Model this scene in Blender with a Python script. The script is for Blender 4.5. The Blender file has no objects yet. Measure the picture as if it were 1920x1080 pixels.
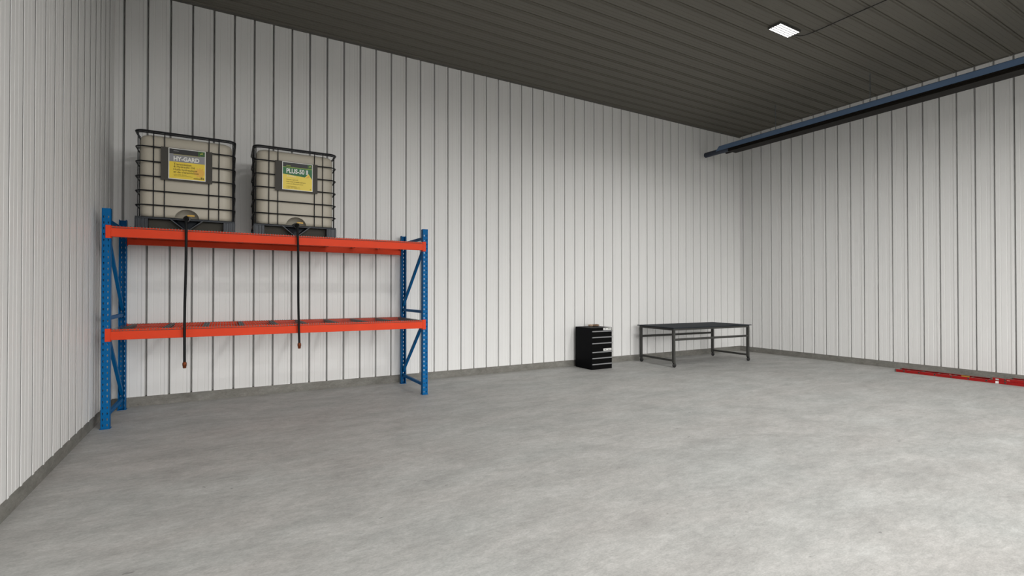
import bpy, bmesh, math, random
from mathutils import Vector, Matrix
random.seed(7)
S = bpy.context.scene
COL = S.collection
R = math.radians

# ------------------------------------------------------------------ materials
def srgb(r, g, b):
    def f(c):
        c /= 255.0
        return c / 12.92 if c <= 0.04045 else ((c + 0.055) / 1.055) ** 2.4
    return (f(r), f(g), f(b), 1.0)

def mat(name, col, rough=0.5, metal=0.0, spec=0.5, var=0.0, vscale=8.0, bump=0.0, bscale=60.0, emit=None, estr=0.0, stretch=None, trans=0.0):
    m = bpy.data.materials.new(name)
    m.use_nodes = True
    nt = m.node_tree
    b = nt.nodes['Principled BSDF']
    b.inputs['Base Color'].default_value = col
    b.inputs['Roughness'].default_value = rough
    b.inputs['Metallic'].default_value = metal
    b.inputs['Specular IOR Level'].default_value = spec
    if emit:
        b.inputs['Emission Color'].default_value = emit
        b.inputs['Emission Strength'].default_value = estr
    if trans:
        b.inputs['Subsurface Weight'].default_value = trans
        b.inputs['Subsurface Radius'].default_value = (0.05, 0.045, 0.04)
        b.inputs['Subsurface Scale'].default_value = 0.3
    if var or bump:
        tc = nt.nodes.new('ShaderNodeTexCoord')
        mp = nt.nodes.new('ShaderNodeMapping')
        nt.links.new(tc.outputs['Object'], mp.inputs['Vector'])
        if stretch: mp.inputs['Scale'].default_value = stretch
        if var:
            n = nt.nodes.new('ShaderNodeTexNoise')
            n.inputs['Scale'].default_value = vscale
            n.inputs['Detail'].default_value = 6
            nt.links.new(mp.outputs['Vector'], n.inputs['Vector'])
            r = nt.nodes.new('ShaderNodeValToRGB')
            r.color_ramp.elements[0].position = 0.3
            r.color_ramp.elements[1].position = 0.7
            r.color_ramp.elements[0].color = tuple(c * (1 - var) for c in col[:3]) + (1,)
            r.color_ramp.elements[1].color = tuple(min(1, c * (1 + var)) for c in col[:3]) + (1,)
            nt.links.new(n.outputs['Fac'], r.inputs['Fac'])
            nt.links.new(r.outputs['Color'], b.inputs['Base Color'])
        if bump:
            n2 = nt.nodes.new('ShaderNodeTexNoise')
            n2.inputs['Scale'].default_value = bscale
            n2.inputs['Detail'].default_value = 4
            nt.links.new(mp.outputs['Vector'], n2.inputs['Vector'])
            bp = nt.nodes.new('ShaderNodeBump')
            bp.inputs['Strength'].default_value = bump
            bp.inputs['Distance'].default_value = 0.01
            nt.links.new(n2.outputs['Fac'], bp.inputs['Height'])
            nt.links.new(bp.outputs['Normal'], b.inputs['Normal'])
    return m

def concrete(name, dark, mid, light, scale=1.0, stretch=(0.5, 1.0, 1.0), rough=0.6):
    m = bpy.data.materials.new(name)
    m.use_nodes = True
    nt = m.node_tree
    L = nt.links.new
    b = nt.nodes['Principled BSDF']
    b.inputs['Specular IOR Level'].default_value = 0.35
    tc = nt.nodes.new('ShaderNodeTexCoord')
    mp = nt.nodes.new('ShaderNodeMapping')
    mp.inputs['Scale'].default_value = stretch
    L(tc.outputs['Object'], mp.inputs['Vector'])
    def noise(s, d, rgh=0.6, dist=0.0):
        n = nt.nodes.new('ShaderNodeTexNoise')
        n.inputs['Scale'].default_value = s * scale
        n.inputs['Detail'].default_value = d
        n.inputs['Roughness'].default_value = rgh
        n.inputs['Distortion'].default_value = dist
        L(mp.outputs['Vector'], n.inputs['Vector'])
        return n.outputs['Fac']
    def ramp(src, stops):
        r = nt.nodes.new('ShaderNodeValToRGB')
        e = r.color_ramp.elements
        while len(e) < len(stops): e.new(0.5)
        for i, (p, c) in enumerate(stops):
            e[i].position = p; e[i].color = c
        L(src, r.inputs['Fac'])
        return r.outputs['Color']
    def mix(a, c, fac=1.0, mode='MULTIPLY'):
        x = nt.nodes.new('ShaderNodeMix')
        x.data_type = 'RGBA'; x.blend_type = mode
        x.inputs[0].default_value = fac
        L(a, x.inputs[6]); L(c, x.inputs[7])
        return x.outputs[2]
    base = ramp(noise(3.6, 10, 0.70, 0.25), [(0.30, dark), (0.5, mid), (0.70, light)])
    g = lambda v: (v, v, v, 1)
    big = ramp(noise(0.55, 3, 0.5), [(0.3, g(0.96)), (0.7, g(1.03))])
    fine = ramp(noise(24, 10, 0.8, 0.1), [(0.32, g(0.80)), (0.68, g(1.15))])
    grit = ramp(noise(110, 4, 0.7), [(0.32, g(0.86)), (0.68, g(1.10))])
    warm = ramp(noise(1.3, 4, 0.6), [(0.35, (0.985, 1.0, 0.995, 1)), (0.65, (1.012, 0.997, 0.985, 1))])
    spots = ramp(noise(17, 2, 0.5, 0.4), [(0.232, g(0.55)), (0.25, g(1.0))])
    c = mix(base, big); c = mix(c, fine); c = mix(c, grit); c = mix(c, warm); c = mix(c, spots, 0.8)
    L(c, b.inputs['Base Color'])
    rr = nt.nodes.new('ShaderNodeMapRange')
    L(noise(5, 6, 0.6), rr.inputs['Value'])
    rr.inputs['From Min'].default_value = 0.3; rr.inputs['From Max'].default_value = 0.7
    rr.inputs['To Min'].default_value = rough - 0.08; rr.inputs['To Max'].default_value = rough + 0.1
    L(rr.outputs['Result'], b.inputs['Roughness'])
    bp = nt.nodes.new('ShaderNodeBump')
    bp.inputs['Strength'].default_value = 0.25
    bp.inputs['Distance'].default_value = 0.004
    L(noise(30, 8, 0.7), bp.inputs['Height'])
    L(bp.outputs['Normal'], b.inputs['Normal'])
    return m

M = {}
M['wall'] = mat('painted_wall_steel', (0.76, 0.758, 0.748, 1), 0.5, 0, 0.3, var=0.012, vscale=1.2, stretch=(1, 1, 0.3))
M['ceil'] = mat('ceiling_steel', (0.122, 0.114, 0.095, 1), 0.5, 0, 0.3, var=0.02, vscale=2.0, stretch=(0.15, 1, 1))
M['trim'] = mat('dark_trim_steel', (0.10, 0.095, 0.085, 1), 0.5)
M['floor'] = concrete('floor_concrete', (0.355, 0.353, 0.343, 1), (0.435, 0.433, 0.421, 1), (0.52, 0.518, 0.506, 1))
M['curb'] = concrete('curb_concrete', (0.145, 0.14, 0.125, 1), (0.195, 0.19, 0.172, 1), (0.25, 0.245, 0.225, 1), 2.2, (0.6, 0.6, 1.2), 0.75)
M['blue'] = mat('rack_blue_paint', (0.0, 0.105, 0.295, 1), 0.5, 0, 0.1, var=0.06, vscale=6)
M['orange'] = mat('rack_orange_paint', (0.70, 0.058, 0.019, 1), 0.5, 0, 0.12, var=0.05, vscale=4)
M['hole'] = mat('slot_shadow_steel', (0.02, 0.02, 0.02, 1), 0.7)
M['wire'] = mat('galvanised_wire', (0.13, 0.125, 0.115, 1), 0.42, 0.6, 0.5)
M['channel'] = mat('deck_channel_steel', (0.035, 0.045, 0.050, 1), 0.55, 0.2, 0.35)
M['tank'] = mat('tank_plastic', (0.44, 0.405, 0.335, 1), 0.45, 0, 0.4, var=0.035, vscale=2.5)
M['cage'] = mat('cage_steel', (0.006, 0.007, 0.009, 1), 0.35, 0.2, 0.35)
M['pallet'] = mat('pallet_steel', (0.016, 0.020, 0.026, 1), 0.4, 0.3, 0.5, var=0.12, vscale=9)
M['palletdark'] = mat('pallet_base_board', (0.035, 0.032, 0.022, 1), 0.7)
M['plate'] = mat('label_plate_steel', (0.050, 0.046, 0.040, 1), 0.6, 0, 0.3)
M['white'] = mat('label_white', (0.72, 0.72, 0.68, 1), 0.5)
M['yellow'] = mat('label_yellow', (0.74, 0.55, 0.035, 1), 0.5)
M['paleyellow'] = mat('label_pale_yellow', (0.78, 0.60, 0.075, 1), 0.5)
M['orangeink'] = mat('label_orange_ink', (0.72, 0.40, 0.05, 1), 0.5)
M['cream'] = mat('label_cream_ink', (0.80, 0.68, 0.30, 1), 0.5)
M['stagyellow'] = mat('emblem_yellow', (0.62, 0.62, 0.06, 1), 0.5)
M['black'] = mat('label_black', (0.008, 0.008, 0.010, 1), 0.5)
M['greyband'] = mat('label_grey', (0.22, 0.22, 0.235, 1), 0.5)
M['olive'] = mat('label_olive', (0.27, 0.25, 0.11, 1), 0.5)
M['greenband'] = mat('label_green', (0.006, 0.125, 0.035, 1), 0.5)
M['logogreen'] = mat('logo_green', (0.02, 0.085, 0.012, 1), 0.5)
M['limeline'] = mat('label_lime_line', (0.24, 0.36, 0.03, 1), 0.5)
M['ink'] = mat('label_brown_ink', (0.16, 0.115, 0.006, 1), 0.6)
M['inklight'] = mat('label_light_ink', (0.40, 0.30, 0.02, 1), 0.6)
M['rubber'] = mat('hose_rubber', (0.006, 0.0065, 0.007, 1), 0.55, 0, 0.18)
M['valve'] = mat('valve_plastic', (0.008, 0.008, 0.008, 1), 0.4)
M['handle_yellow'] = mat('valve_handle_yellow', (0.62, 0.36, 0.03, 1), 0.4)
M['copper'] = mat('hose_fitting_copper', (0.20, 0.052, 0.018, 1), 0.4, 0.7, 0.5)
M['cab'] = mat('cabinet_black', (0.0022, 0.0025, 0.0035, 1), 0.5, 0, 0.06)
M['cabdrawer'] = mat('drawer_black', (0.0032, 0.0032, 0.0032, 1), 0.55, 0, 0.06)
M['alu'] = mat('handle_aluminium', (0.27, 0.275, 0.285, 1), 0.4, 0.4, 0.5)
M['tagwhite'] = mat('name_plate_white', (0.70, 0.70, 0.68, 1), 0.5)
M['tagink'] = mat('name_plate_ink', (0.20, 0.20, 0.20, 1), 0.5)
M['tabletop'] = mat('table_top_steel', (0.016, 0.022, 0.029, 1), 0.65, 0.0, 0.15, var=0.05, vscale=3)
M['tableframe'] = mat('table_frame_steel', (0.052, 0.052, 0.048, 1), 0.55, 0.1, 0.3)
M['wheel'] = mat('caster_rubber', (0.006, 0.006, 0.006, 1), 0.5)
M['red'] = mat('ladder_red', (0.30, 0.006, 0.006, 1), 0.42, 0, 0.35, var=0.08, vscale=5)
M['rung'] = mat('ladder_aluminium', (0.13, 0.11, 0.09, 1), 0.5, 0.5)
M['dimple'] = mat('rung_end_dark', (0.02, 0.018, 0.015, 1), 0.5)
M['stickeryellow'] = mat('ladder_sticker_yellow', (0.66, 0.46, 0.05, 1), 0.5)
M['stickerwhite'] = mat('ladder_sticker_white', (0.80, 0.80, 0.80, 1), 0.5)
M['stickergrey'] = mat('ladder_sticker_grey', (0.42, 0.44, 0.43, 1), 0.5)
M['stickergrey_dark'] = mat('ladder_cap_plastic', (0.10, 0.07, 0.06, 1), 0.6)
M['stickerpink'] = mat('ladder_sticker_pink', (0.60, 0.22, 0.17, 1), 0.5)
M['hood'] = mat('heater_hood_steel', (0.12, 0.19, 0.31, 1), 0.45, 0.2, 0.35, var=0.05, vscale=2)  # sky reflection put into the base colour as blue
M['heatdark'] = mat('heater_dark_steel', (0.006, 0.0042, 0.0025, 1), 0.6, 0.0, 0.2)  # near-black brown, one even colour
M['tubeblue'] = mat('heater_tube_steel', (0.05, 0.06, 0.085, 1), 0.45, 0.5)
M['chain'] = mat('chain_zinc', (0.20, 0.23, 0.25, 1), 0.35, 0.85)
M['cable'] = mat('cable_black', (0.006, 0.006, 0.006, 1), 0.6)
M['lamphouse'] = mat('lamp_housing', (0.07, 0.07, 0.065, 1), 0.6, 0, 0.2)
LAMP_E = 3.0
LAMP_W = 9.0
LAMP_LEFT = 25.0
LAMP_DIM = 11.0
LAMP_SPREAD = 150
SKY_L = 6.9
M['lamp'] = mat('lamp_led', (0.9, 0.9, 0.9, 1), 0.5, emit=(1.0, 0.985, 0.955, 1), estr=LAMP_E)
M['leather'] = mat('glove_brown', (0.17, 0.105, 0.062, 1), 0.8, var=0.3, vscale=30)
M['cuff'] = mat('glove_cuff_tan', (0.52, 0.38, 0.27, 1), 0.8, var=0.15, vscale=30)

# ------------------------------------------------------------------ builders
class MB:
    def __init__(s): s.v = []; s.f = []
    def add(s, vs, fs):
        o = len(s.v)
        s.v += [tuple(v) for v in vs]
        s.f += [tuple(i + o for i in f) for f in fs]
        return s
    def box(s, x0, x1, y0, y1, z0, z1, Mx=None):
        vs = [Vector(p) for p in ((x0, y0, z0), (x1, y0, z0), (x1, y1, z0), (x0, y1, z0), (x0, y0, z1), (x1, y0, z1), (x1, y1, z1), (x0, y1, z1))]
        if Mx is not None: vs = [Mx @ v for v in vs]
        return s.add(vs, [(0, 3, 2, 1), (4, 5, 6, 7), (0, 1, 5, 4), (1, 2, 6, 5), (2, 3, 7, 6), (3, 0, 4, 7)])
    def bar(s, a, b, w, h, up=(0, 0, 1), ww=None):
        """square bar from a to b, w across, h along up"""
        a, b = Vector(a), Vector(b)
        d = (b - a).normalized(); u = Vector(up)
        x = d.cross(u).normalized(); u = x.cross(d).normalized()
        vs = []
        for p in (a, b):
            for i, j in ((-1, -1), (1, -1), (1, 1), (-1, 1)):
                vs.append(p + x * (i * w / 2) + u * (j * h / 2))
        return s.add(vs, [(0, 1, 2, 3), (7, 6, 5, 4), (0, 4, 5, 1), (1, 5, 6, 2), (2, 6, 7, 3), (3, 7, 4, 0)])
    def tube(s, pts, r, n=10, closed=False, caps=True):
        pts = [Vector(p) for p in pts]; k = len(pts)
        rs = r if isinstance(r, (list, tuple)) else [r] * k
        rings = []; ref = None
        for i, p in enumerate(pts):
            if closed: d = pts[(i + 1) % k] - pts[i - 1]
            else: d = pts[min(i + 1, k - 1)] - pts[max(i - 1, 0)]
            d.normalize()
            if ref is None:
                ref = Vector((0, 0, 1)) if abs(d.z) < 0.9 else Vector((1, 0, 0))
            x = d.cross(ref)
            if x.length < 1e-4: x = d.cross(Vector((0.3, 1, 0.2)))
            x.normalize(); y = x.cross(d).normalized()
            ref = y
            rings.append([p + (x * math.cos(2 * math.pi * j / n) + y * math.sin(2 * math.pi * j / n)) * rs[i] for j in range(n)])
        vs = [v for rg in rings for v in rg]; fs = []
        m = k if closed else k - 1
        for i in range(m):
            a, b = i * n, ((i + 1) % k) * n
            for j in range(n):
                q = (j + 1) % n
                fs.append((a + j, a + q, b + q, b + j))
        if not closed and caps:
            fs.append(tuple(range(n))[::-1]); fs.append(tuple(range((k - 1) * n, k * n)))
        return s.add(vs, fs)
    def prism(s, poly, a, b, axis):
        """poly in the two other axes, extruded along axis from a to b"""
        n = len(poly)
        def P(p, t):
            if axis == 'x': return (t, p[0], p[1])
            if axis == 'y': return (p[0], t, p[1])
            return (p[0], p[1], t)
        vs = [P(p, a) for p in poly] + [P(p, b) for p in poly]
        fs = [tuple(range(n))[::-1], tuple(range(n, 2 * n))]
        for i in range(n):
            j = (i + 1) % n
            fs.append((i, j, n + j, n + i))
        return s.add(vs, fs)
    def lathe(s, prof, c, axis='z', n=24):
        vs = []; c = Vector(c)
        for r, t in prof:
            for j in range(n):
                a = 2 * math.pi * j / n
                if axis == 'z': q = (r * math.cos(a), r * math.sin(a), t)
                elif axis == 'y': q = (r * math.cos(a), t, r * math.sin(a))
                else: q = (t, r * math.cos(a), r * math.sin(a))
                vs.append(c + Vector(q))
        fs = []
        for i in range(len(prof) - 1):
            for j in range(n):
                q = (j + 1) % n
                fs.append((i * n + j, i * n + q, (i + 1) * n + q, (i + 1) * n + j))
        fs.append(tuple(range(n))[::-1]); k = (len(prof) - 1) * n
        fs.append(tuple(range(k, k + n)))
        return s.add(vs, fs)
    def build(s, name, material, parent=None, bevel=0.0, smooth=True, label=None, seg=2, recalc=True):
        me = bpy.data.meshes.new(name)
        me.from_pydata(s.v, [], s.f)
        if recalc:
            bm = bmesh.new(); bm.from_mesh(me)
            bmesh.ops.recalc_face_normals(bm, faces=bm.faces)
            bm.to_mesh(me); bm.free()
        if smooth:
            me.shade_smooth(); me.set_sharp_from_angle(angle=R(38))
        me.materials.append(material)
        o = bpy.data.objects.new(name, me)
        COL.objects.link(o)
        if parent is not None: o.parent = parent
        if bevel:
            md = o.modifiers.new('Bevel', 'BEVEL')
            md.width = bevel; md.segments = seg; md.limit_method = 'ANGLE'; md.angle_limit = R(40)
        if label: o['label'] = label
        return o

def thing(name, label, cat, loc=(0, 0, 0), rz=0.0, group=None):
    o = bpy.data.objects.new(name, None)
    o.empty_display_size = 0.1
    COL.objects.link(o)
    o.location = loc; o.rotation_euler = (0, 0, rz)
    o['label'] = label; o['category'] = cat
    if group: o['group'] = group
    return o

def tag(o, label, cat, group=None):
    o['label'] = label; o['category'] = cat
    if group: o['group'] = group
    return o

def struct(o):
    o['kind'] = 'structure'
    return o

def lettering(name, body, x0, x1, z0, z1, y, material, parent, bold=0.0):
    """raised flat lettering facing -y that fills the box x0..x1, z0..z1"""
    cu = bpy.data.curves.new(name, 'FONT')
    cu.body = body; cu.size = 1.0; cu.offset = bold; cu.extrude = 0.0
    cu.resolution_u = 4
    o = bpy.data.objects.new('tmp', cu)
    COL.objects.link(o)
    dg = bpy.context.evaluated_depsgraph_get()
    me = bpy.data.meshes.new_from_object(o.evaluated_get(dg))
    bpy.data.objects.remove(o); bpy.data.curves.remove(cu)
    xs = [v.co.x for v in me.vertices]; ys = [v.co.y for v in me.vertices]
    ax, bx, ay, by = min(xs), max(xs), min(ys), max(ys)
    for v in me.vertices:
        v.co = (x0 + (v.co.x - ax) / (bx - ax) * (x1 - x0), y, z0 + (v.co.y - ay) / (by - ay) * (z1 - z0))
    me.name = name
    me.materials.clear(); me.materials.append(material)
    ob = bpy.data.objects.new(name, me); COL.objects.link(ob); ob.parent = parent
    return ob

def flat(name, poly, y, t, material, parent):
    """thin printed patch facing -y: polygon (x, z), t thick"""
    m = MB().prism(poly, y - t, y, 'y')
    return m.build(name, material, parent, smooth=False)

def rect(x0, x1, z0, z1): return [(x0, z0), (x1, z0), (x1, z1), (x0, z1)]

# ------------------------------------------------------------------ room
D, XL, XR, YF = 7.911, -1.2184, 11.150, -5.2
CURB, HC, CEIL = 0.1218, 5.3215, 5.344
P = 0.2457

def ribbed(u0, u1, base, prof, period=P):
    """list of (u, h) along u0..u1; prof is one period, first entry at the dark line"""
    k0 = math.floor((u0 - base) / period) - 1
    out = []
    k = k0
    while base + k * period < u1 + period:
        for du, h in prof: out.append((base + k * period + du, h))
        k += 1
    res = [(u0, 0.0)] + [q for q in out if u0 + 0.001 < q[0] < u1 - 0.001] + [(u1, 0.0)]
    return res

GROOVE = [(-0.0135, 0.005), (-0.001, -0.085), (0.001, -0.085), (0.0135, 0.0),
          (0.066, 0.0), (0.069, -0.0018), (0.074, -0.0018), (0.077, 0.0),
          (0.144, 0.0), (0.147, -0.0018), (0.152, -0.0018), (0.155, 0.0),
          (0.192, 0.0), (0.202, 0.005)]
SEAM = [(-0.002, 0.0), (0.026, -0.001), (0.026, 0.0050), (-0.002, 0.0047), (-0.0015, 0.0058), (0.004, 0.0075), (0.030, 0.0075), (0.042, 0.0),
        (0.088, 0.0), (0.091, -0.0012), (0.097, -0.0012), (0.100, 0.0),
        (0.158, 0.0), (0.161, -0.0012), (0.167, -0.0012), (0.170, 0.0)]

def sheet(name, pts3a, pts3b, material):
    n = len(pts3a)
    m = MB()
    m.add(list(pts3a) + list(pts3b), [(i, i + 1, n + i + 1, n + i) for i in range(n - 1)])
    return struct(m.build(name, material, smooth=False, recalc=False))

pr = ribbed(XL, XR, 3.3003, GROOVE)
sheet('wall_back', [(u, D - h, CURB) for u, h in pr], [(u, D - h, CEIL + 0.03) for u, h in pr], M['wall'])
pr = ribbed(YF, D, 3.8954, [(P - a, h) for a, h in GROOVE][::-1])
pr = [(u, h) for u, h in pr]
sheet('wall_right', [(XR - h, u, CURB) for u, h in pr][::-1], [(XR - h, u, CEIL + 0.03) for u, h in pr][::-1], M['wall'])
# left wall: lapped seams, open towards the room's front
k = math.floor((YF - 4.4194) / P)
pr = [(YF, 0.0)]
while 4.4194 + k * P < D - 0.06:
    for du, h in SEAM:
        u = 4.4194 + k * P + du
        if u > YF + 0.05: pr.append((u, h))
    k += 1
pr.append((D, 0.0))
sheet('wall_left', [(XL + h, u, CURB) for u, h in pr], [(XL + h, u, CEIL + 0.03) for u, h in pr], M['wall'])
# front wall, unseen; its wide overhead doorway is added to let daylight in
fw = MB()
DX0, DX1, DZ = -0.8, 9.4, 5.1
fw.box(XL - .1, DX0, YF - .12, YF, 0, CEIL + .03).box(DX1, XR + .1, YF - .12, YF, 0, CEIL + .03).box(DX0, DX1, YF - .12, YF, DZ, CEIL + .03)
struct(fw.build('wall_front', M['wall']))

# ceiling: ribs run along x
cp = [(-0.010, 0.0), (-0.008, -0.014), (0.005, -0.014), (0.008, 0.0), (0.030, 0.0), (0.036, 0.016), (0.052, 0.016), (0.066, 0.0),
      (0.116, 0.0), (0.120, -0.0025), (0.125, -0.0025), (0.129, 0.0), (0.180, 0.0), (0.184, -0.0025), (0.189, -0.0025), (0.193, 0.0)]
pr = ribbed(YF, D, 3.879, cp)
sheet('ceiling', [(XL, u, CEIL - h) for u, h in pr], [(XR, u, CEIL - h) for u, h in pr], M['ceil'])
# closed roof deck above the ceiling sheet so no sky leaks through the seams
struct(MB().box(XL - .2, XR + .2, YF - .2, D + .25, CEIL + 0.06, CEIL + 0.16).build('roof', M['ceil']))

def trim_angle(name, poly, a, b, axis):
    struct(MB().prism(poly, a, b, axis).build(name, M['trim'], smooth=False))
trim_angle('trim_1', [(D - .045, HC + .004), (D - .012, HC), (D - .012, HC - .006), (D, HC - .006), (D, CEIL + .02), (D - .045, CEIL + .02)], XL, XR, 'x')
trim_angle('trim_2', [(XR - .035, HC + .012), (XR, HC + .012), (XR, CEIL + .02), (XR - .035, CEIL + .02)], YF, D - .046, 'y')
trim_angle('trim_3', [(XL, HC), (XL + .035, HC), (XL + .035, CEIL + .02), (XL, CEIL + .02)], YF, D - .046, 'y')

struct(MB().box(XL - .3, XR + .3, YF - .3, D + .3, -0.12, 0.0).build('floor', M['floor'], smooth=False))
struct(MB().box(XL - .2, XR + .2, D - .001, D + .2, 0.0, CURB).build('baseboard_back', M['curb'], smooth=False))
struct(MB().box(XL - .2, XL + .001, YF, D - .001, 0.0, CURB).build('baseboard_left', M['curb'], smooth=False))
struct(MB().box(XR - .001, XR + .2, YF, D - .001, 0.0, CURB).build('baseboard_right', M['curb'], smooth=False))

# ------------------------------------------------------------------ ceiling lights
def ceiling_light(x, y, label, watts):
    t = thing('ceiling_light', label, 'ceiling light', (x, y, 5.311), 0, 'ceiling lights')
    h = MB()
    h.prism([(-.246, 0.004), (-.242, 0.0), (.242, 0.0), (.246, 0.004), (.246, .030), (-.246, .030)], -.101, .101, 'y')
    h.build('housing', M['lamphouse'], t, bevel=.001)
    for i in range(5):
        yy = -.0764 + i * .0382
        b = MB()
        b.box(-.231, .231, yy - .0110, yy + .0110, -0.0022, 0.002)
        lb = b.build('light_bar', M['lamp'], t)
        la = bpy.data.lights.new('light_bar_glow', 'AREA')
        la.shape = 'RECTANGLE'; la.size = .460; la.size_y = .020
        la.energy = watts; la.color = (1.0, 0.99, 0.97); la.spread = R(LAMP_SPREAD if x > 5 else 171)
        lo = bpy.data.objects.new('light_bar_glow', la); COL.objects.link(lo)
        lo.parent = lb; lo.location = (0, yy, -.0035)
    return t
LX, LY = 7.122, 4.310
ceiling_light(LX, LY, 'glowing five-bar ceiling light on the dark ribbed ceiling near the hanging heater', LAMP_DIM)
for x, y, l in ((LX, 0.55, 'unseen five-bar ceiling light added at the far end of the black ceiling cable'),
                (2.6, 0.55, 'unseen five-bar ceiling light added overhead, nearest the left wall and the rack'),
                (LX, -3.14, 'added five-bar ceiling light, unseen, by the added doorway, on the side of the hanging heater'),
                (2.6, -3.14, 'added five-bar ceiling light, unseen, by the added doorway, on the side of the left wall')):
    ceiling_light(x, y, l, LAMP_W if x > 5 else LAMP_LEFT)  # unseen fixtures, added to raise the room's brightness

CZ = 5.319
pts = [(7.366, 4.315, 5.319), (7.42, 4.310, CZ), (7.48, 4.290, CZ), (7.525, 4.245, CZ), (7.545, 4.15, CZ), (7.552, 4.0, CZ)]
y = 3.8
while y > 0.9:
    pts.append((7.552 + 0.004 * math.sin(y * 3), y, CZ)); y -= 0.2
pts += [(7.54, 0.72, CZ), (7.48, 0.60, CZ), (7.42, 0.56, CZ), (7.366, 0.555, 5.319)]
tag(MB().tube(pts, 0.0065, 8).build('power_cable', M['cable']), 'thin black cable running along the ceiling from the glowing light', 'cable')

# ------------------------------------------------------------------ radiant tube heater
HX = 9.84
ht = thing('tube_heater', 'long blue-grey radiant tube heater hung on chains under the ceiling', 'heater', (HX, 3.0, 4.5))
def hp(x, z): return (x - HX, z - 4.5)
def yy(v): return v - 3.0
Y0, Y1 = -0.6, 7.44
hood = MB()
o_ = [hp(9.700, 4.672), hp(9.700, 4.764), hp(9.716, 4.778), hp(9.964, 4.778), hp(9.980, 4.764), hp(9.980, 4.672)]
i_ = [hp(9.975, 4.672), hp(9.975, 4.762), hp(9.962, 4.773), hp(9.718, 4.773), hp(9.705, 4.762), hp(9.705, 4.672)]
prof = o_ + i_
# the hood's end is cut back at the top like a nose
n = len(prof)
vs = [(p[0], yy(Y0), p[1]) for p in prof] + [(p[0], yy(Y1 + (0.05 if p[1] < 0.24 else -0.03)), p[1]) for p in prof]
fs = [(i, (i + 1) % n, n + (i + 1) % n, n + i) for i in range(n)] + [tuple(range(n))[::-1], tuple(range(n, 2 * n))]
hood.add(vs, fs).build('reflector_hood', M['hood'], ht)
tb = MB()
tb.tube([(9.765 - HX, yy(Y0 - .2), .17), (9.765 - HX, yy(7.47), .17), (9.765 - HX, yy(7.80), .17)], .059, 24)
tb.build('burner_tube', M['tubeblue'], ht)
cp_ = MB(); cp_.lathe([(.052, 0), (.0605, .004), (.0605, .028), (.050, .040), (.0, .042)], (9.765 - HX, yy(7.785), .17), 'y', 24)
cp_.build('tube_cap', M['tubeblue'], ht)
tb2 = MB().tube([(9.90 - HX, yy(Y0 - .2), .17), (9.90 - HX, yy(7.36), .17)], .055, 20)
tb2.build('return_tube', M['heatdark'], ht)
sh = MB()
a, b_ = yy(Y0), yy(7.17)
pf = [hp(9.704, 4.690), hp(9.704, 4.650), hp(9.712, 4.643), hp(9.704, 4.636), hp(9.704, 4.600), hp(9.976, 4.600), hp(9.976, 4.690), hp(9.968, 4.690), hp(9.968, 4.608), hp(9.713, 4.608), hp(9.713, 4.690)]
sh.prism(pf, a, b_, 'y')
sh.build('lower_shield', M['heatdark'], ht)
for yc in (6.148, 4.41, 0.90):
    ch = MB(); z = 4.778; i = 0
    while z < 5.318:
        lp = []
        for j in range(12):
            t_ = 2 * math.pi * j / 12
            dx, dz = 0.0085 * math.cos(t_), 0.021 * math.sin(t_)
            dz += 0.0 if abs(math.sin(t_)) < .3 else math.copysign(0.004, math.sin(t_))
            lp.append((dx, yy(yc), z - 4.5 + .018 + dz) if i % 2 == 0 else (0, yy(yc) + dx, z - 4.5 + .018 + dz))
        ch.tube(lp, 0.003, 6, closed=True)
        z += 0.037; i += 1
    ch.build('hanger_chain', M['chain'], ht)

# ------------------------------------------------------------------ pallet rack
RX0, RX1 = -1.100, 2.4755          # post centres
RY0, RY1 = 6.755, 7.818            # front face of front posts, rear face of rear posts
PW, PD, PH = 0.076, 0.074, 2.357
rack = thing('pallet_rack', 'two-level pallet rack with blue perforated posts and orange beams by the white back wall', 'storage rack', ((RX0 + RX1) / 2, (RY0 + RY1) / 2, 0))
RC = Vector(((RX0 + RX1) / 2, (RY0 + RY1) / 2, 0))

def plate_with_slots(m, xc, yf, width, z0, z1, pitch, cols, zstart):
    """flat plate in the xz plane at y = yf with two columns of teardrop slots"""
    xs = [-width / 2, 0.0, width / 2]
    for c in range(2):
        xa, xb = xc + xs[c], xc + xs[c + 1]
        hc = xc + cols[c]
        z = z0
        m.add([(xa, yf, z0), (xb, yf, z0), (xb, yf, zstart), (xa, yf, zstart)], [(0, 1, 2, 3)])
        z = zstart
        while z + pitch <= z1 - 0.005:
            zc = z + pitch / 2
            out = [(xa, z), (hc, z), (xb, z), (xb, zc), (xb, z + pitch), (hc, z + pitch), (xa, z + pitch), (xa, zc)]
            hole = [(hc - .0025, zc - .013), (hc, zc - .0145), (hc + .0025, zc - .013), (hc + .0055, zc + .003), (hc + .0042, zc + .0105), (hc, zc + .0125), (hc - .0042, zc + .0105), (hc - .0055, zc + .003)]
            vs = [(p[0], yf, p[1]) for p in out] + [(p[0], yf, p[1]) for p in hole]
            m.add(vs, [(i, (i + 1) % 8, 8 + (i + 1) % 8, 8 + i) for i in range(8)])
            z += pitch
        m.add([(xa, yf, z), (xb, yf, z), (xb, yf, z1), (xa, yf, z1)], [(0, 1, 2, 3)])

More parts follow.
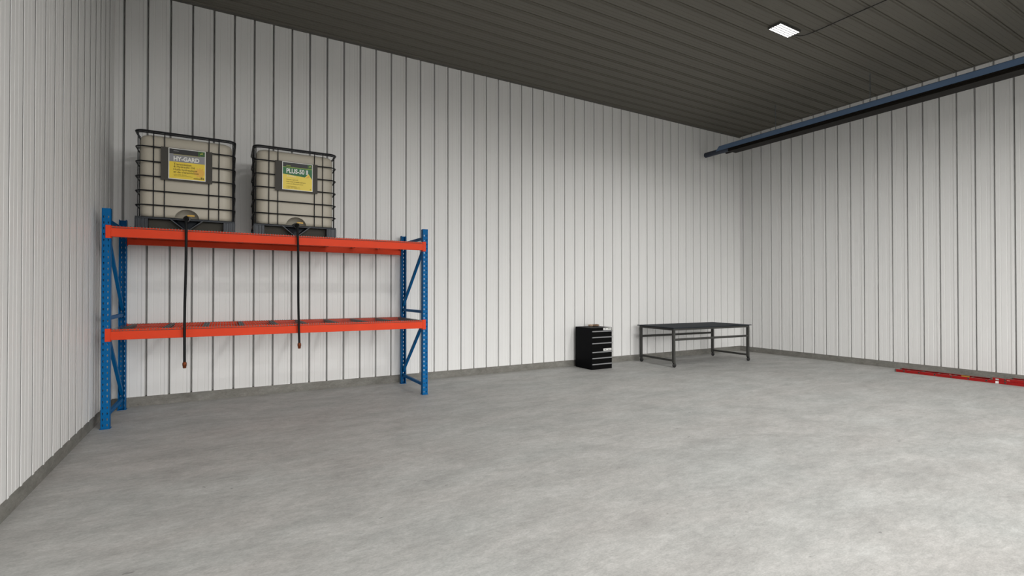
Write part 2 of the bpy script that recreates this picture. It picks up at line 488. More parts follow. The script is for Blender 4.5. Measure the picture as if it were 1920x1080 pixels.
def post(xc, front):
    yf = RY0 if front else RY1
    s = 1 if front else -1
    t = 0.0025
    m = MB()
    w = PW / 2
    plate_with_slots(m, xc - RC.x, yf - RC.y, PW - .006, 0.0, PH, 0.0617, (-.019, .019), 0.012)
    # channel wall: outer skin and inner skin from web round to the lips
    ch = [(-(w - .003), 0.0), (-w, .003), (-w, PD), (-.029, PD), (-.029, PD - t), (-w + t, PD - t), (-w + t, t), (-(w - .003), t)]
    for sx in (1, -1):
        pl = [(xc - RC.x + sx * p[0], yf - RC.y + s * p[1]) for p in ch]
        m.prism(pl, 0.0, PH, 'z')
    o = m.build('upright_post', M['blue'], rack, recalc=False, smooth=False)
    return o
for xc in (RX0, RX1):
    for fr in (True, False):
        p = post(xc, fr)
        yb = RY0 + PD / 2 if fr else RY1 - PD / 2
        fp = MB()
        fp.box(xc - RC.x - .046, xc - RC.x + .046, yb - RC.y - .045, yb - RC.y + .045, 0.0, 0.005)
        fp.build('foot_plate', M['blue'], p, bevel=.001)
    ya, yb = RY0 + PD - .03 - RC.y, RY1 - PD + .03 - RC.y
    X = xc - RC.x
    for zc, nm in ((2.232, 'h'), (1.176, 'h'), (0.134, 'h')):
        MB().bar((X, ya, zc), (X, yb, zc), .034, .040).build('horizontal_brace', M['blue'], rack, bevel=.003)
    for za, zb in ((2.125, 1.245), (1.062, 0.195)):
        MB().bar((X, ya, za), (X, yb, zb), .034, .042).build('diagonal_brace', M['blue'], rack, bevel=.003)

def beam(z0, z1, front):
    m = MB()
    xa, xb = RX0 + .040 - RC.x, RX1 - .040 - RC.x
    if front: ya, yb = RY0 - .006 - RC.y, RY0 + .044 - RC.y
    else: ya, yb = RY1 - .044 - RC.y, RY1 + .006 - RC.y
    stepy = (ya, yb)
    if front:   # box beam with a ledge on its inner side
        poly = [(ya, z0), (yb, z0), (yb, z1 - .042), (yb - .018, z1 - .042), (yb - .018, z1), (ya, z1)]
    else:
        poly = [(ya, z0), (yb, z0), (yb, z1), (ya + .018, z1), (ya + .018, z1 - .042), (ya, z1 - .042)]
    m.prism(poly, xa, xb, 'x')
    b = m.build('load_beam', M['orange'], rack, bevel=.003)
    for sx in (-1, 1):
        c = MB()
        X = (RX0 if sx < 0 else RX1) - RC.x
        x_in = X - sx * .040; x_out = X - sx * .040 + sx * .045
        yo = RY0 - RC.y if front else RY1 - RC.y
        sg = -1 if front else 1
        lo, hi = sorted((x_in, x_out))
        y1_, y2_ = sorted((yo + sg * .0002, yo + sg * .007))
        c.box(lo, hi, y1_, y2_, z0 - .016, z1 + .010)
        lo, hi = sorted((X - sx * .0405, X - sx * .0445))
        y1_, y2_ = sorted((yo + sg * .0005, yo - sg * .050))
        c.box(lo, hi, y1_, y2_, z0 - .016, z1 + .010)
        co = c.build('beam_connector', M['orange'], b, bevel=.0015)
        d = MB()
        for zz in (z0 + .012, z0 + .085):
            d.lathe([(.0045, 0), (.0045, .0012), (.003, .0016)], (X - sx * .018, yo + (-.0086 if front else .007), zz), 'y', 10)
        # rivets share the connector's body
        d.build('rivet', M['orange'], co) if False else None
    return b
for z0, z1 in ((2.055, 2.168), (0.946, 1.059)):
    for fr in (True, False): beam(z0, z1, fr)

CHX = [-1.005, -0.610, -0.225, 0.158, 0.540, 0.880, 1.268, 1.652, 2.030, 2.395]
def wire_deck(ztop, below):
    m = MB()
    z = ztop + .0015
    xa, xb = RX0 + .048 - RC.x, RX1 - .048 - RC.x
    yfr, yre = RY0 - .0105 - RC.y, RY1 + .0105 - RC.y
    x = xa + .012
    r = .0022
    wv = .0022
    while x < xb:       # flattened wires bent down over both beams
        m.box(x - wv, x + wv, yfr + .001, yre - .001, z + .0040, z + .0053)
        m.box(x - wv, x + wv, yfr - .0005, yfr + .001, z - .022, z + .0053)
        m.box(x - wv, x + wv, yre - .001, yre + .0005, z - .022, z + .0053)
        x += .02925
    yy_ = yfr + .07
    while yy_ < yre - .03:
        m.box(xa, xb, yy_ - .002, yy_ + .002, z + .0027, z + .0040); yy_ += .45
    for ye, dz in ((yfr - .003, -.018), (yre + .003, -.018)):
        m.tube([(xa, ye, z + dz), (xb, ye, z + dz)], r, 5)
    d = m.build('wire_deck', M['wire'], rack)
    for cx in CHX:
        c = MB(); X = cx + .025 - RC.x
        ya, yb = RY0 + .046 - RC.y, RY1 - .046 - RC.y
        zt = z - .0045
        # flared U channel whose ends taper up to the beam ledges
        for sx in (-1, 1):
            c.add([(X + sx * .028, ya - .018, zt - .001), (X + sx * .028, yb + .018, zt - .001), (X + sx * .022, yb - .03, zt - .036), (X + sx * .022, ya + .03, zt - .036),
                   (X + sx * .025, ya - .018, zt - .001), (X + sx * .025, yb + .018, zt - .001), (X + sx * .019, yb - .03, zt - .036), (X + sx * .019, ya + .03, zt - .036)],
                  [(0, 1, 2, 3), (7, 6, 5, 4), (0, 4, 5, 1), (1, 5, 6, 2), (2, 6, 7, 3), (3, 7, 4, 0)])
        c.box(X - .028, X + .028, ya - .018, yb + .018, zt - .0015, zt)
        c.build('support_channel', M['channel'], d, smooth=False)
    return d
wire_deck(2.168, True)
wire_deck(1.059, False)
DECK = 2.168 + .0015 + .0060

# ------------------------------------------------------------------ liquid totes
def rrect(hx, hy, r, n=6):
    pts = []
    for cx, cy, a0 in ((hx - r, hy - r, 0), (-hx + r, hy - r, 90), (-hx + r, -hy + r, 180), (hx - r, -hy + r, 270)):
        for i in range(n + 1):
            a = R(a0 + 90 * i / n)
            pts.append((cx + r * math.cos(a), cy + r * math.sin(a)))
    return pts

TY = 7.225
def make_tote(cx, label, hose_top, hose_bot, hose_x):
    t = thing('liquid_tote', label, 'liquid tote', (cx, TY, DECK), 0, 'caged liquid totes on the rack')
    # inner tank
    m = MB()
    levels = [(.134, .035), (.140, .018), (.155, .006), (.18, 0), (1.0, 0), (1.035, .006), (1.058, .020), (1.070, .045), (1.074, .09)]
    rings = []
    for z, ins in levels:
        rings.append([(x, y, z) for x, y in rrect(.456 - ins, .328 - ins, .105 - ins * .6)])
    nn = len(rings[0])
    vs = [v for r_ in rings for v in r_]
    fs = []
    for i in range(len(rings) - 1):
        for j in range(nn):
            q = (j + 1) % nn
            fs.append((i * nn + j, i * nn + q, (i + 1) * nn + q, (i + 1) * nn + j))
    fs.append(tuple(range(nn))[::-1]); fs.append(tuple(range((len(rings) - 1) * nn, len(rings) * nn)))
    m.add(vs, fs)
    tank = m.build('tank', M['tank'], t)
    # scooped recess behind the outlet valve
    cut = MB(); pr_ = []
    for i in range(13):
        a = R(-90 + 180 * i / 12); pr_.append((math.cos(a), math.sin(a)))
    vs = []; fs = []
    NU, NV = 32, 14
    for i in range(NV + 1):
        ph = math.pi * i / NV
        for j in range(NU):
            th = 2 * math.pi * j / NU
            vs.append((.122 * math.sin(ph) * math.cos(th), -.330 + .135 * math.cos(ph), .128 + .116 * math.sin(ph) * math.sin(th)))
    for i in range(NV):
        for j in range(NU):
            q = (j + 1) % NU
            fs.append((i * NU + j, i * NU + q, (i + 1) * NU + q, (i + 1) * NU + j))
    cme = bpy.data.meshes.new('cutter'); cme.from_pydata(vs, [], fs)
    bm = bmesh.new(); bm.from_mesh(cme)
    bmesh.ops.remove_doubles(bm, verts=bm.verts, dist=1e-5); bmesh.ops.recalc_face_normals(bm, faces=bm.faces)
    bm.to_mesh(cme); bm.free()
    co = bpy.data.objects.new('cutter', cme); COL.objects.link(co); co.parent = t
    md = tank.modifiers.new('b', 'BOOLEAN'); md.operation = 'DIFFERENCE'; md.object = co; md.solver = 'EXACT'
    bpy.context.view_layer.update()
    dg = bpy.context.evaluated_depsgraph_get()
    nm = bpy.data.meshes.new_from_object(tank.evaluated_get(dg))
    tank.modifiers.clear(); tank.data = nm; nm.name = 'tank'
    nm.materials.clear(); nm.materials.append(M['tank'])
    nm.polygons.foreach_set('material_index', [0] * len(nm.polygons))
    nm.shade_smooth(); nm.set_sharp_from_angle(angle=R(38))
    bpy.data.objects.remove(co)
    # cage
    for i, z in enumerate((1.098, .925, .757, .592, .427, .267)):
        pts = [(x, y, z) for x, y in rrect(.487, .357, .085, 7)]
        r_ = .0115 if i == 0 else .0078
        h = MB().tube(pts, r_, 8, closed=True)
        if i == 0: h.tube([(x, y, z - .017) for x, y in rrect(.478, .348, .08, 7)], .007, 8, closed=True)
        h.build('cage_hoop', M['cage'], t)
    bars = [(x, s * .343) for x in (-.462, -.318, -.216, .216, .318, .462) for s in (-1, 1)] + [(s * .473, y) for y in (-.21, -.07, .07, .21) for s in (-1, 1)]
    zs = [.116, .267, .427, .592, .757, .925, 1.098]
    for x, y in bars:
        nx, ny = (0, math.copysign(1, y)) if abs(y) > .3 else (math.copysign(1, x), 0)
        if abs(x) == .462: nx, ny = 0, 0; y = math.copysign(.329, y)
        pts = []
        for q in range(len(zs) - 1):      # pressed inwards at every crossing
            a, b = zs[q], zs[q + 1]
            pts += [(x - nx * .002, y - ny * .002, a), (x + nx * .004, y + ny * .004, a + .02), (x + nx * .004, y + ny * .004, b - .02)]
        pts.append((x, y, 1.098))
        MB().tube(pts, .0053, 8).build('cage_bar', M['cage'], t)
    # steel pallet
    pl = MB()
    pl.prism([(-.352, .128), (-.356, .134), (.356, .134), (.352, .128), (.352, .112), (-.352, .112)], -.486, .486, 'x')
    pallet = pl.build('pallet', M['pallet'], t, bevel=.003)
    bd = MB().box(-.455, .455, -.27, .325, .012, .1118)
    bd.build('pallet_base', M['palletdark'], pallet)
    for sx in (-1, 1):
        for sy in (-1, 1):
            f = MB()
            xo = sx * .488; xi = sx * .366
            lo, hi = sorted((xo, xi)); yo = sy * .357; yi = sy * .250
            l2, h2 = sorted((yo, yi))
            f.box(lo, hi, l2, h2, 0.0, .113)
            for q in (.020, .060, .098):
                a_, b2 = sorted((xo - sx * (q - .008), xo - sx * (q + .008)))
                y3, y4 = sorted((yo, yo + sy * .008))
                f.box(a_, b2, y3, y4, 0.0, .112)
            f.build('pallet_foot', M['pallet'], pallet, bevel=.003)
    fn = MB()     # V-shaped drip chute below the valve
    fn.add([(-.165, -.352, .128), (.165, -.352, .128), (.030, -.352, .010), (-.030, -.352, .010),
            (-.120, -.270, .128), (.120, -.270, .128), (.018, -.300, .022), (-.018, -.300, .022)],
           [(0, 4, 7, 3), (4, 5, 6, 7), (5, 1, 2, 6), (3, 7, 6, 2)])
    for sx in (-1, 1):
        fn.bar((sx * .168, -.354, .126), (sx * .031, -.354, .012), .010, .010, up=(0, 1, 0))
    fn.bar((-.032, -.354, .010), (.032, -.354, .010), .010, .010, up=(0, 1, 0))
    fn.build('drip_chute', M['pallet'], pallet, smooth=False, recalc=False)
    # outlet valve
    v = MB()
    v.lathe([(.046, 0), (.046, -.02), (.030, -.024), (.030, -.12), (.036, -.122), (.036, -.150), (.028, -.153)], (0, -.225, .130), 'y', 24)
    valve = v.build('outlet_valve', M['valve'], t)
    hd = MB().bar((.004, -.372, .162), (.014, -.372, .169), .022, .010, up=(0, 1, 0))
    hd.bar((.012, -.374, .169), (.076, -.374, .168), .018, .011, up=(0, 1, 0))
    hd.build('valve_handle', M['handle_yellow'], valve, bevel=.003)
    # hose
    HYY = 6.700 - TY
    pts = [(0, -.37, .130), (0, -.42, .130), (hose_x[0] * .3, -.48, .128), (hose_x[0] * .8, -.510, .108), (hose_x[0], HYY, .07)]
    zb = hose_bot - DECK + .062
    for i in range(1, 15):
        f = i / 14.0
        pts.append((hose_x[0] + (hose_x[1] - hose_x[0]) * f + .003 * math.sin(f * 7), HYY, .07 + (zb - .07) * f))
    rad = [.026, .026, .022, .016, .0138] + [.0135] * 14
    hz = MB().tube(pts, rad, 14).build('outlet_hose', M['rubber'], t)
    ft = MB()
    xe = pts[-1][0]
    ft.lathe([(.0125, .075), (.0165, .066), (.0215, .058), (.0215, .030), (.0185, .026), (.017, .006), (.0145, 0.0)], (xe, HYY, hose_bot - DECK), 'z', 8)
    ft.build('hose_fitting', M['copper'], hz)
    # label plate
    lp = MB().box(-.250, .250, -.3715, -.3665, .560, .937)
    plate = lp.build('label_plate', M['plate'], t, bevel=.0015)
    return t, plate

def deer(parent, cx, cz, s, y):
    """small leaping-stag emblem"""
    body = [(-.50, .05), (-.30, .22), (-.05, .18), (.18, .26), (.30, .42), (.42, .44), (.55, .36), (.44, .32), (.36, .12), (.60, -.02), (.66, -.16), (.56, -.06), (.26, -.06), (-.02, -.02), (-.22, -.10), (-.42, -.32), (-.72, -.40), (-.50, -.26), (-.42, -.06)]
    flat('emblem_stag', [(cx + px * s, cz + pz * s) for px, pz in body], y, .0004, M['stagyellow'], parent)
    ant = [(.30, .42), (.14, .62), (-.06, .66), (.12, .70), (.22, .60), (.24, .82), (.32, .58), (.38, .44)]
    flat('emblem_antler', [(cx + px * s, cz + pz * s) for px, pz in ant], y, .0004, M['stagyellow'], parent)

def marks(name, parent, x0, x1, zc, h, y, material, seed, gap=.25):
    """a line of small print too fine to read"""
    rnd = random.Random(seed); m = MB(); x = x0
    while x < x1 - h * .3:
        w = h * rnd.uniform(.35, .8)
        if rnd.random() > gap * .6:
            hh = h * rnd.choice((.65, .7, .75, 1.0))
            m.prism(rect(x, min(x + w * .8, x1), zc - h / 2, zc - h / 2 + hh), y - .0004, y, 'y')
        x += w
    return m.build(name, material, parent, smooth=False)

FR = -.3716          # face of the plate
def label_one(plate):
    x0, x1, zt, zb = -.178, .183, .9335, .580
    W, H = x1 - x0, zt - zb
    def zz(f): return zt - f * H
    def xx(f): return x0 + f * W
    b = .0075
    flat('label_sheet', rect(x0, x1, zb, zt), FR, .0006, M['white'], plate)
    y = FR - .0007
    flat('label_yellow_field', rect(x0 + b, x1 - b, zb + b, zz(.435)), y, .0004, M['yellow'], plate)
    flat('label_grey_band', rect(x0 + b, x1 - b, zz(.435), zz(.19)), y, .0004, M['greyband'], plate)
    flat('label_olive_strip', rect(x0 + b + .04, x1 - b - .05, zz(.212), zz(.185)), y - .0002, .0004, M['olive'], plate)
    flat('label_black_band', rect(x0 + b, x1 - b, zz(.185), zt - b), y, .0004, M['black'], plate)
    flat('logo_square', rect(xx(.79), x1 - b, zz(.185), zt - b), y - .0002, .0006, M['logogreen'], plate)
    deer(plate, xx(.885), zz(.10), .024, y - .0012)
    y2 = y - .0012
    # orange cogwheel print in the lower right corner
    m = MB(); cx, cz = xx(.84), zz(.73)
    for k in range(12):
        a = R(30 * k); ca, sa = math.cos(a), math.sin(a)
        pts = [(.0468, -.006), (.060, -.006), (.060, .006), (.0468, .006)]
        q = [(cx + u * ca - v * sa, cz + u * sa + v * ca) for u, v in pts]
        if max(p[0] for p in q) < x1 - b and min(p[1] for p in q) > zb + b:
            m.prism(q, y - .0006, y - .0003, 'y')
    ring = [(cx + .046 * math.cos(R(a)), cz + .046 * math.sin(R(a))) for a in range(0, 360, 15)]
    m.prism(ring, y - .0006, y - .0002, 'y')
    m.build('label_cogwheel', M['orangeink'], plate, smooth=False)
    lettering('lettering', 'HY-GARD', xx(.135), xx(.825), zz(.405), zz(.258), y2, M['white'], plate, .034)
    lettering('lettering', 'Transmission', xx(.135), xx(.61), zz(.545), zz(.475), y2, M['ink'], plate, .02)
    lettering('lettering', '& Hydraulic Oil', xx(.135), xx(.70), zz(.640), zz(.560), y2, M['ink'], plate, .02)
    lettering('lettering', 'Huile hydraulique', xx(.135), xx(.77), zz(.730), zz(.650), y2, M['ink'], plate, .02)
    lettering('lettering', 'et de transmission', xx(.135), xx(.81), zz(.795), zz(.730), y2, M['ink'], plate, .02)
    marks('small_print', plate, xx(.135), xx(.48), zz(.845), .009, y2, M['inklight'], 3)
    marks('small_print', plate, xx(.135), xx(.64), zz(.885), .009, y2, M['inklight'], 4)
    marks('small_print', plate, xx(.675), xx(.86), zz(.925), .015, y2, M['ink'], 5, 0)
    marks('small_print', plate, xx(.865), xx(.965), zz(.905), .026, y2, M['ink'], 6, 0)
    marks('small_print', plate, xx(.13), xx(.275), zz(.085), .008, y2, M['greyband'], 8, 0)

def label_two(plate):
    x0, x1, zt, zb = -.169, .190, .9335, .580
    W, H = x1 - x0, zt - zb
    def zz(f): return zt - f * H
    def xx(f): return x0 + f * W
    b = .0075
    flat('label_sheet', rect(x0, x1, zb, zt), FR, .0006, M['white'], plate)
    y = FR - .0007
    flat('label_yellow_field', rect(x0 + b, x1 - b, zb + b, zz(.30)), y, .0004, M['paleyellow'], plate)
    flat('label_green_band', [(x0 + b, zz(.44)), (xx(.74), zz(.50)), (xx(.86), zz(.365)), (x1 - b, zz(.56)), (x1 - b, zz(.185)), (x0 + b, zz(.185))], y - .0002, .0004, M['greenband'], plate)
    flat('label_black_band', rect(x0 + b, x1 - b, zz(.185), zt - b), y, .0004, M['black'], plate)
    flat('label_lime_line', rect(x0 + b, x1 - b, zz(.20), zz(.178)), y - .0004, .0005, M['limeline'], plate)
    flat('logo_square', rect(xx(.83), x1 - b, zz(.178), zt - b), y - .0002, .0006, M['logogreen'], plate)
    deer(plate, xx(.905), zz(.10), .021, y - .0012)
    y2 = y - .0014
    flat('label_orange_glow', [(xx(.76), zz(.53)), (xx(.86), zz(.415)), (xx(.90), zz(.50))], y - .0004, .0002, M['orangeink'], plate)
    lettering('lettering', 'PLUS-50 II', xx(.135), xx(.845), zz(.405), zz(.232), y2, M['white'], plate, .030)
    marks('small_print', plate, xx(.14), xx(.44), zz(.505), .020, y2, M['cream'], 21, 0)
    lettering('lettering', 'Premium engine Oil', xx(.135), xx(.51), zz(.655), zz(.610), y2, M['ink'], plate, .018)
    lettering('lettering', 'Huile moteur de qualit\u00e9 sup\u00e9rieure', xx(.135), xx(.76), zz(.735), zz(.685), y2, M['ink'], plate, .018)
    lettering('lettering', 'Aceite para Motores Premium', xx(.135), xx(.68), zz(.805), zz(.760), y2, M['ink'], plate, .010)
    marks('small_print', plate, xx(.135), xx(.47), zz(.865), .007, y2, M['inklight'], 23)
    marks('small_print', plate, xx(.135), xx(.56), zz(.895), .007, y2, M['inklight'], 24)
    marks('small_print', plate, xx(.135), xx(.59), zz(.930), .007, y2, M['inklight'], 25)
    flat('small_print', rect(xx(.91), xx(.945), zz(.945), zz(.905)), y2, .0004, M['inklight'], plate)
    marks('small_print', plate, xx(.125), xx(.28), zz(.135), .010, y2, M['limeline'], 27, 0)

t1, pl1 = make_tote(-0.385, 'caged liquid tote with grey and yellow label, nearest the left wall on the rack', 2.3, 0.603, (.003, -.007))
label_one(pl1)
t2, pl2 = make_tote(0.788, 'caged liquid tote with green and yellow label, second from the left wall', 2.3, 0.757, (-.006, .017))
label_two(pl2)

# ------------------------------------------------------------------ drawer cabinet
CX0, CX1, CY0, CY1, CH = 5.956, 6.452, 7.323, 7.826, 0.785
cc = Vector(((CX0 + CX1) / 2, (CY0 + CY1) / 2, 0))
cab = thing('drawer_cabinet', 'black steel cabinet with six drawers and two white name plates', 'cabinet', cc)
hx, hy = (CX1 - CX0) / 2, (CY1 - CY0) / 2
bd = MB()
bd.box(-hx, hx, -hy + .004, hy, 0, CH)
bd.build('body', M['cab'], cab, bevel=.004)
for base in (0.3925, 0.0):
    st = MB().box(-hx + .006, hx - .006, -hy + .0005, -hy + .012, base + .341, base + .3905)
    st.build('header_strip', M['cabdrawer'], cab, bevel=.0015)
    npl = MB().box(6.233 - cc.x, 6.432 - cc.x, -hy - .002, -hy + .0004, base + .3445, base + .3875)
    npo = npl.build('name_plate', M['tagwhite'], cab, label='small white name plate')
    mk = MB(); zc = base + .366
    for a, b in ((.030, .070), (.098, .102), (.112, .150), (.154, .182)):
        mk.box(6.233 - cc.x + a, 6.233 - cc.x + b, -hy - .0025, -hy - .0019, zc - .007, zc + .008)
    mk.build('plate_print', M['tagink'], npo, smooth=False)
    for i in range(3):
        zt = base + .339 - i * .1130
        zb = zt - .1105
        dr = MB().box(-hx + .006, hx - .006, -hy, -hy + .02, zb, zt)
        d = dr.build('drawer', M['cabdrawer'], cab, bevel=.002)
        h = MB()
        h.prism([(-hy + .001, zt - .027), (-hy - .015, zt - .023), (-hy - .017, zt - .017), (-hy - .013, zt - .005), (-hy + .001, zt - .002)], -hx + .008, hx - .008, 'x')
        h.build('drawer_handle', M['alu'], d, bevel=.001)

# crumpled work glove on the cabinet
gl = thing('work_glove', 'crumpled brown work glove with tan cuff on top of black cabinet', 'glove', (6.335, 7.73, CH), R(6))
def blob(name, chain, material, parent):
    me = bpy.data.meshes.new(name)
    vs = [c[:3] for c in chain]
    me.from_pydata(vs, [(i, i + 1) for i in range(len(vs) - 1)], [])
    return me
gm = MB()
def ell(m, cx, cy, cz, rx, ry, rz, seed, n=14):
    rnd = random.Random(seed); vs = []; fs = []
    ph0, ph1 = rnd.random() * 6, rnd.random() * 6
    for i in range(n // 2 + 1):
        ph = math.pi * i / (n // 2)
        for j in range(n):
            th = 2 * math.pi * j / n
            w = 1 + .10 * math.sin(3 * th + ph0) * math.sin(ph) + .08 * math.sin(5 * ph + ph1)
            vs.append((cx + rx * w * math.sin(ph) * math.cos(th), cy + ry * w * math.sin(ph) * math.sin(th), max(0.0005, cz + rz * w * math.cos(ph))))
    for i in range(n // 2):
        for j in range(n):
            q = (j + 1) % n
            fs.append((i * n + j, i * n + q, (i + 1) * n + q, (i + 1) * n + j))
    m.add(vs, fs)
ell(gm, 0.0, 0, .018, .060, .05, .020, 2)
gm.build('palm', M['leather'], gl)
for i, (dy, L_, dz) in enumerate(((-.038, .075, .010), (-.014, .088, .013), (.012, .085, .012), (.036, .066, .009))):
    f = MB()
    f.tube([(.035, dy * .8, .016), (.035 + L_ * .4, dy, .016 + dz), (.035 + L_ * .75, dy * 1.1, .012 + dz), (.035 + L_, dy * 1.15, .013)], [.012, .0125, .0115, .007], 10)
    f.build('finger', M['leather'], gl)
MB().tube([(-.02, -.04, .014), (.02, -.070, .016), (.055, -.078, .013)], [.012, .0125, .008], 10).build('thumb', M['leather'], gl)
cf = MB(); ell(cf, -.085, 0, .020, .045, .056, .021, 9); cf.build('cuff', M['cuff'], gl, label='pale tan cuff')

# ------------------------------------------------------------------ work table
A, B_, C_, D_ = Vector((7.527, 6.780)), Vector((7.583, 7.700)), Vector((9.603, 6.636)), Vector((9.684, 7.577))
ctr = (A + B_ + C_ + D_) / 4
ang = math.atan2((C_ - A).y, (C_ - A).x) * .5 + (math.atan2((D_ - B_).y, (D_ - B_).x)) * .5
TL, TW = ((C_ - A).length + (D_ - B_).length) / 2, ((B_ - A).length + (D_ - C_).length) / 2
tab = thing('work_table', 'long grey steel work table on casters in the far right corner', 'table', (ctr.x, ctr.y, 0), ang)
lx, ly, LW = TL / 2, TW / 2, .048
MB().box(-lx - .058, lx + .055, -ly - .052, ly + .052, .7565, .772).build('tabletop', M['tabletop'], tab, bevel=.003)
ap = MB()
for s in (-1, 1):
    ap.box(-lx - .022, lx + .022, s * ly - .022, s * ly + .022, .716, .7565)
    ap.box(s * lx - .022, s * lx + .022, -ly + .022, ly - .022, .716, .7565)
ap.build('apron', M['tableframe'], tab)
for sx in (-1, 1):
    for sy in (-1, 1):
        lg = MB().box(sx * lx - LW / 2, sx * lx + LW / 2, sy * ly - LW / 2, sy * ly + LW / 2, .094, .7165)
        lg.build('leg', M['tableframe'], tab, bevel=.003)
        wx, wy = sx * lx + .012, sy * ly
        c = MB()
        c.box(wx - .024, wx + .018, wy - .022, wy + .022, .088, .094)
        for q in (-1, 1):
            c.prism([(wx - .022, .090), (wx + .018, .090), (wx + .012, .042), (wx + .004, .034), (wx - .006, .040)], wy + q * .0205 - .0015, wy + q * .0205 + .0015, 'y')
        cst = c.build('caster', M['tableframe'], tab)
        w = MB().lathe([(.010, -.016), (.034, -.016), (.041, -.010), (.0425, 0.0), (.041, .010), (.034, .016), (.010, .016)], (wx + .003, wy, .0425), 'y', 28)
        w.build('caster_wheel', M['wheel'], cst)
    MB().bar((sx * lx, -ly + LW / 2, .134), (sx * lx, ly - LW / 2, .134), .040, .038).build('lower_stretcher', M['tableframe'], tab, bevel=.003)
for sy in (-1, 1):
    MB().bar((-lx + LW / 2, sy * ly, .536), (lx - LW / 2, sy * ly, .536), .036, .042).build('long_rail', M['tableframe'], tab, bevel=.003)

# ------------------------------------------------------------------ extension ladder
LNX, LFX = 10.682, 10.915
lad = thing('extension_ladder', 'red extension ladder lying flat on the floor along the right wall', 'ladder', (10.80, 2.0, 0))
def lpt(x, y): return (x - 10.80, y - 2.0)
RSP = .2255
def side_rail(x, s, y0, y1, z0, z1, name='side_rail'):
    """C-channel rail; s=-1 web faces the room"""
    w = .026; t = .003
    if s < 0: poly = [(x, z0), (x + w, z0), (x + w, z0 + t), (x + t, z0 + t), (x + t, z1 - t), (x + w, z1 - t), (x + w, z1), (x, z1)]
    else: poly = [(x, z0), (x - w, z0), (x - w, z0 + t), (x - t, z0 + t), (x - t, z1 - t), (x - w, z1 - t), (x - w, z1), (x, z1)]
    poly = [(p[0] - 10.80, p[1]) for p in poly]
    return MB().prism(poly, y0 - 2.0, y1 - 2.0, 'y').build(name, M['red'], lad, bevel=.0012)
Z1, Z2, Z3 = .0475, .0495, .0895
r1 = side_rail(LNX, -1, .30, 4.405, 0.0, Z1)
r2 = side_rail(LFX, 1, .30, 4.405, 0.0, Z1)
r3 = side_rail(LNX + .004, -1, -.6, 3.070, Z2, Z3)
r4 = side_rail(LFX - .004, 1, -.6, 2.880, Z2, Z3)
for rl, x in ((r1, LNX), (r2, LFX)):
    e = MB().box(x - 10.80 - .003 if x == LNX else x - 10.80 - .030, x - 10.80 + .030 if x == LNX else x - 10.80 + .003, 2.390, 2.412, 0.0, .0490)
    e.build('rail_end_cap', M['stickergrey_dark'], rl, bevel=.003)
def rungs(y_first, n, z, xa, xb):
    for i in range(n):
        yv = y_first - i * RSP - 2.0
        MB().tube([(xa - 10.80 + .002, yv, z), (xb - 10.80 - .002, yv, z)], .0115, 12).build('rung', M['rung'], lad)
        pl_ = MB(); pl_.lathe([(.0135, .0), (.0135, -.003), (.0095, -.004), (.0085, -.0015), (.0, -.0015)], (xa - 10.80 + .001, yv, z), 'x', 16)
        pl_.build('rung_plug', M['rung'], lad)
        dk = MB(); dk.lathe([(.0075, .0), (.0075, -.0042), (.005, -.0046)], (xa - 10.80 + .001, yv, z), 'x', 12)
        dk.build('rung_socket', M['dimple'], lad)
rungs(4.268, 17, .0275, LNX, LFX)
rungs(2.918, 14, .0700, LNX + .004, LFX - .004)
def sticker(y0, y1, z0, z1, x, material, name, rl):
    MB().box(x - 10.80 - .0012, x - 10.80 + .0002, y1 - 2.0, y0 - 2.0, z0, z1).build(name, material, rl, smooth=False)
sticker(3.030, 2.992, .003, .038, LNX, M['stickerwhite'], 'white_sticker', r1)
sticker(3.030, 2.992, .054, .078, LNX + .004, M['stickergrey'], 'grey_sticker', r3)
sticker(2.895, 2.862, .058, .070, LNX + .004, M['stickerpink'], 'small_sticker', r3)
# yellow warning sticker and small tag on the far rail's inner face
def sticker_far(y0, y1, z0, z1, material, name, rl):
    MB().box(LFX - .003 - 10.80 - .0014, LFX - .003 - 10.80 - .0002, y1 - 2.0, y0 - 2.0, z0, z1).build(name, material, rl, smooth=False)
sticker_far(3.530, 3.420, .018, .040, M['stickeryellow'], 'warning_sticker', r2)
sticker_far(3.695, 3.665, .022, .036, M['stickerpink'], 'small_sticker', r2)
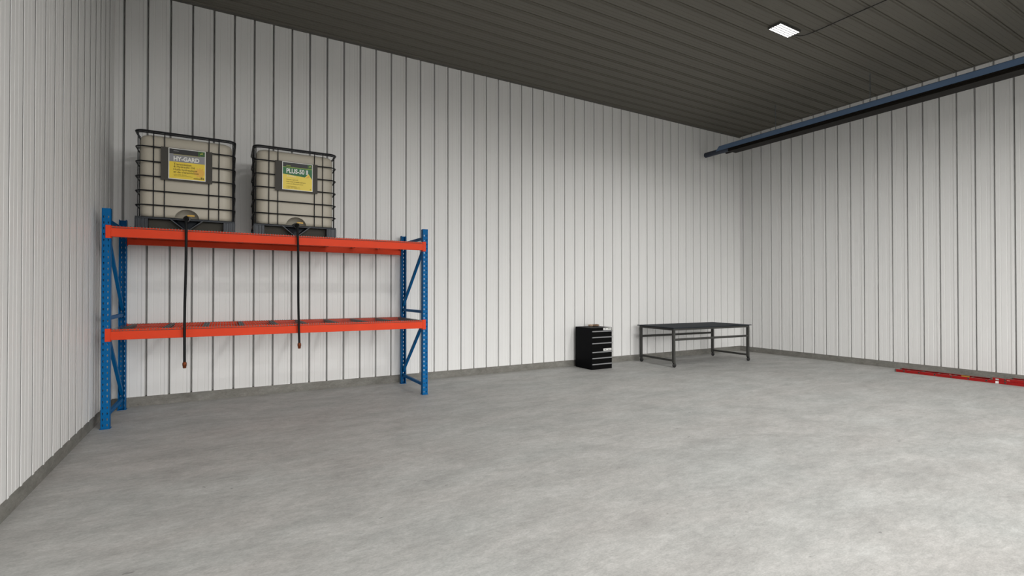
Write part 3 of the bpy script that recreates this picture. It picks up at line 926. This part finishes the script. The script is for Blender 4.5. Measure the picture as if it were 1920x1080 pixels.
# rung-lock brackets
for x, rl in ((LNX + .004, r3), (LFX - .004, r4)):
    ye = 3.070 if rl is r3 else 2.880
    MB().box(x - 10.80 - .003, x - 10.80 + .026 if rl is r3 else x - 10.80 + .003, ye - 2.0 - .004, ye - 2.0 + .022, .0485, .090).build('guide_bracket', M['rung'], rl, bevel=.003)

# ------------------------------------------------------------------ daylight through the added doorway
W = bpy.data.worlds.new('sky'); S.world = W
W.use_nodes = True
bg = W.node_tree.nodes['Background']
wn = W.node_tree.nodes
tcw = wn.new('ShaderNodeTexCoord')
sxyz = wn.new('ShaderNodeSeparateXYZ')
W.node_tree.links.new(tcw.outputs['Generated'], sxyz.inputs['Vector'])
rw = wn.new('ShaderNodeValToRGB')       # dark yard below the horizon, bright overcast sky above it
rw.color_ramp.elements[0].position = 0.495; rw.color_ramp.elements[0].color = (0.035, 0.034, 0.032, 1)
rw.color_ramp.elements[1].position = 0.515; rw.color_ramp.elements[1].color = (1.0, 0.985, 0.962, 1)
mrw = wn.new('ShaderNodeMapRange')
mrw.inputs['From Min'].default_value = -1; mrw.inputs['From Max'].default_value = 1
W.node_tree.links.new(sxyz.outputs['Z'], mrw.inputs['Value'])
W.node_tree.links.new(mrw.outputs['Result'], rw.inputs['Fac'])
W.node_tree.links.new(rw.outputs['Color'], bg.inputs['Color'])
bg.inputs['Strength'].default_value = SKY_L
pt = bpy.data.lights.new('added_doorway_portal', 'AREA')
pt.shape = 'RECTANGLE'; pt.size = DX1 - DX0; pt.size_y = DZ
pt.cycles.is_portal = True
po = bpy.data.objects.new('added_doorway_portal', pt); COL.objects.link(po)
po.location = ((DX0 + DX1) / 2, YF - .06, DZ / 2); po.rotation_euler = (R(90), 0, 0)

# ------------------------------------------------------------------ camera
cam = bpy.data.cameras.new('camera')
cam.sensor_width = 36.0
cam.lens = 932.164 / 1920 * 36.0
cam.clip_start = 0.05; cam.clip_end = 200
co = bpy.data.objects.new('camera', cam)
COL.objects.link(co)
co.location = (0, 0, 1.46)
co.rotation_euler = (R(90 + 0.4737), R(0.0), R(-30.007))
S.camera = co

S.view_settings.view_transform = 'Standard'
S.view_settings.look = 'None'
S.view_settings.gamma = 1.0
S.view_settings.use_curve_mapping = False
S.view_settings.exposure = 0.0
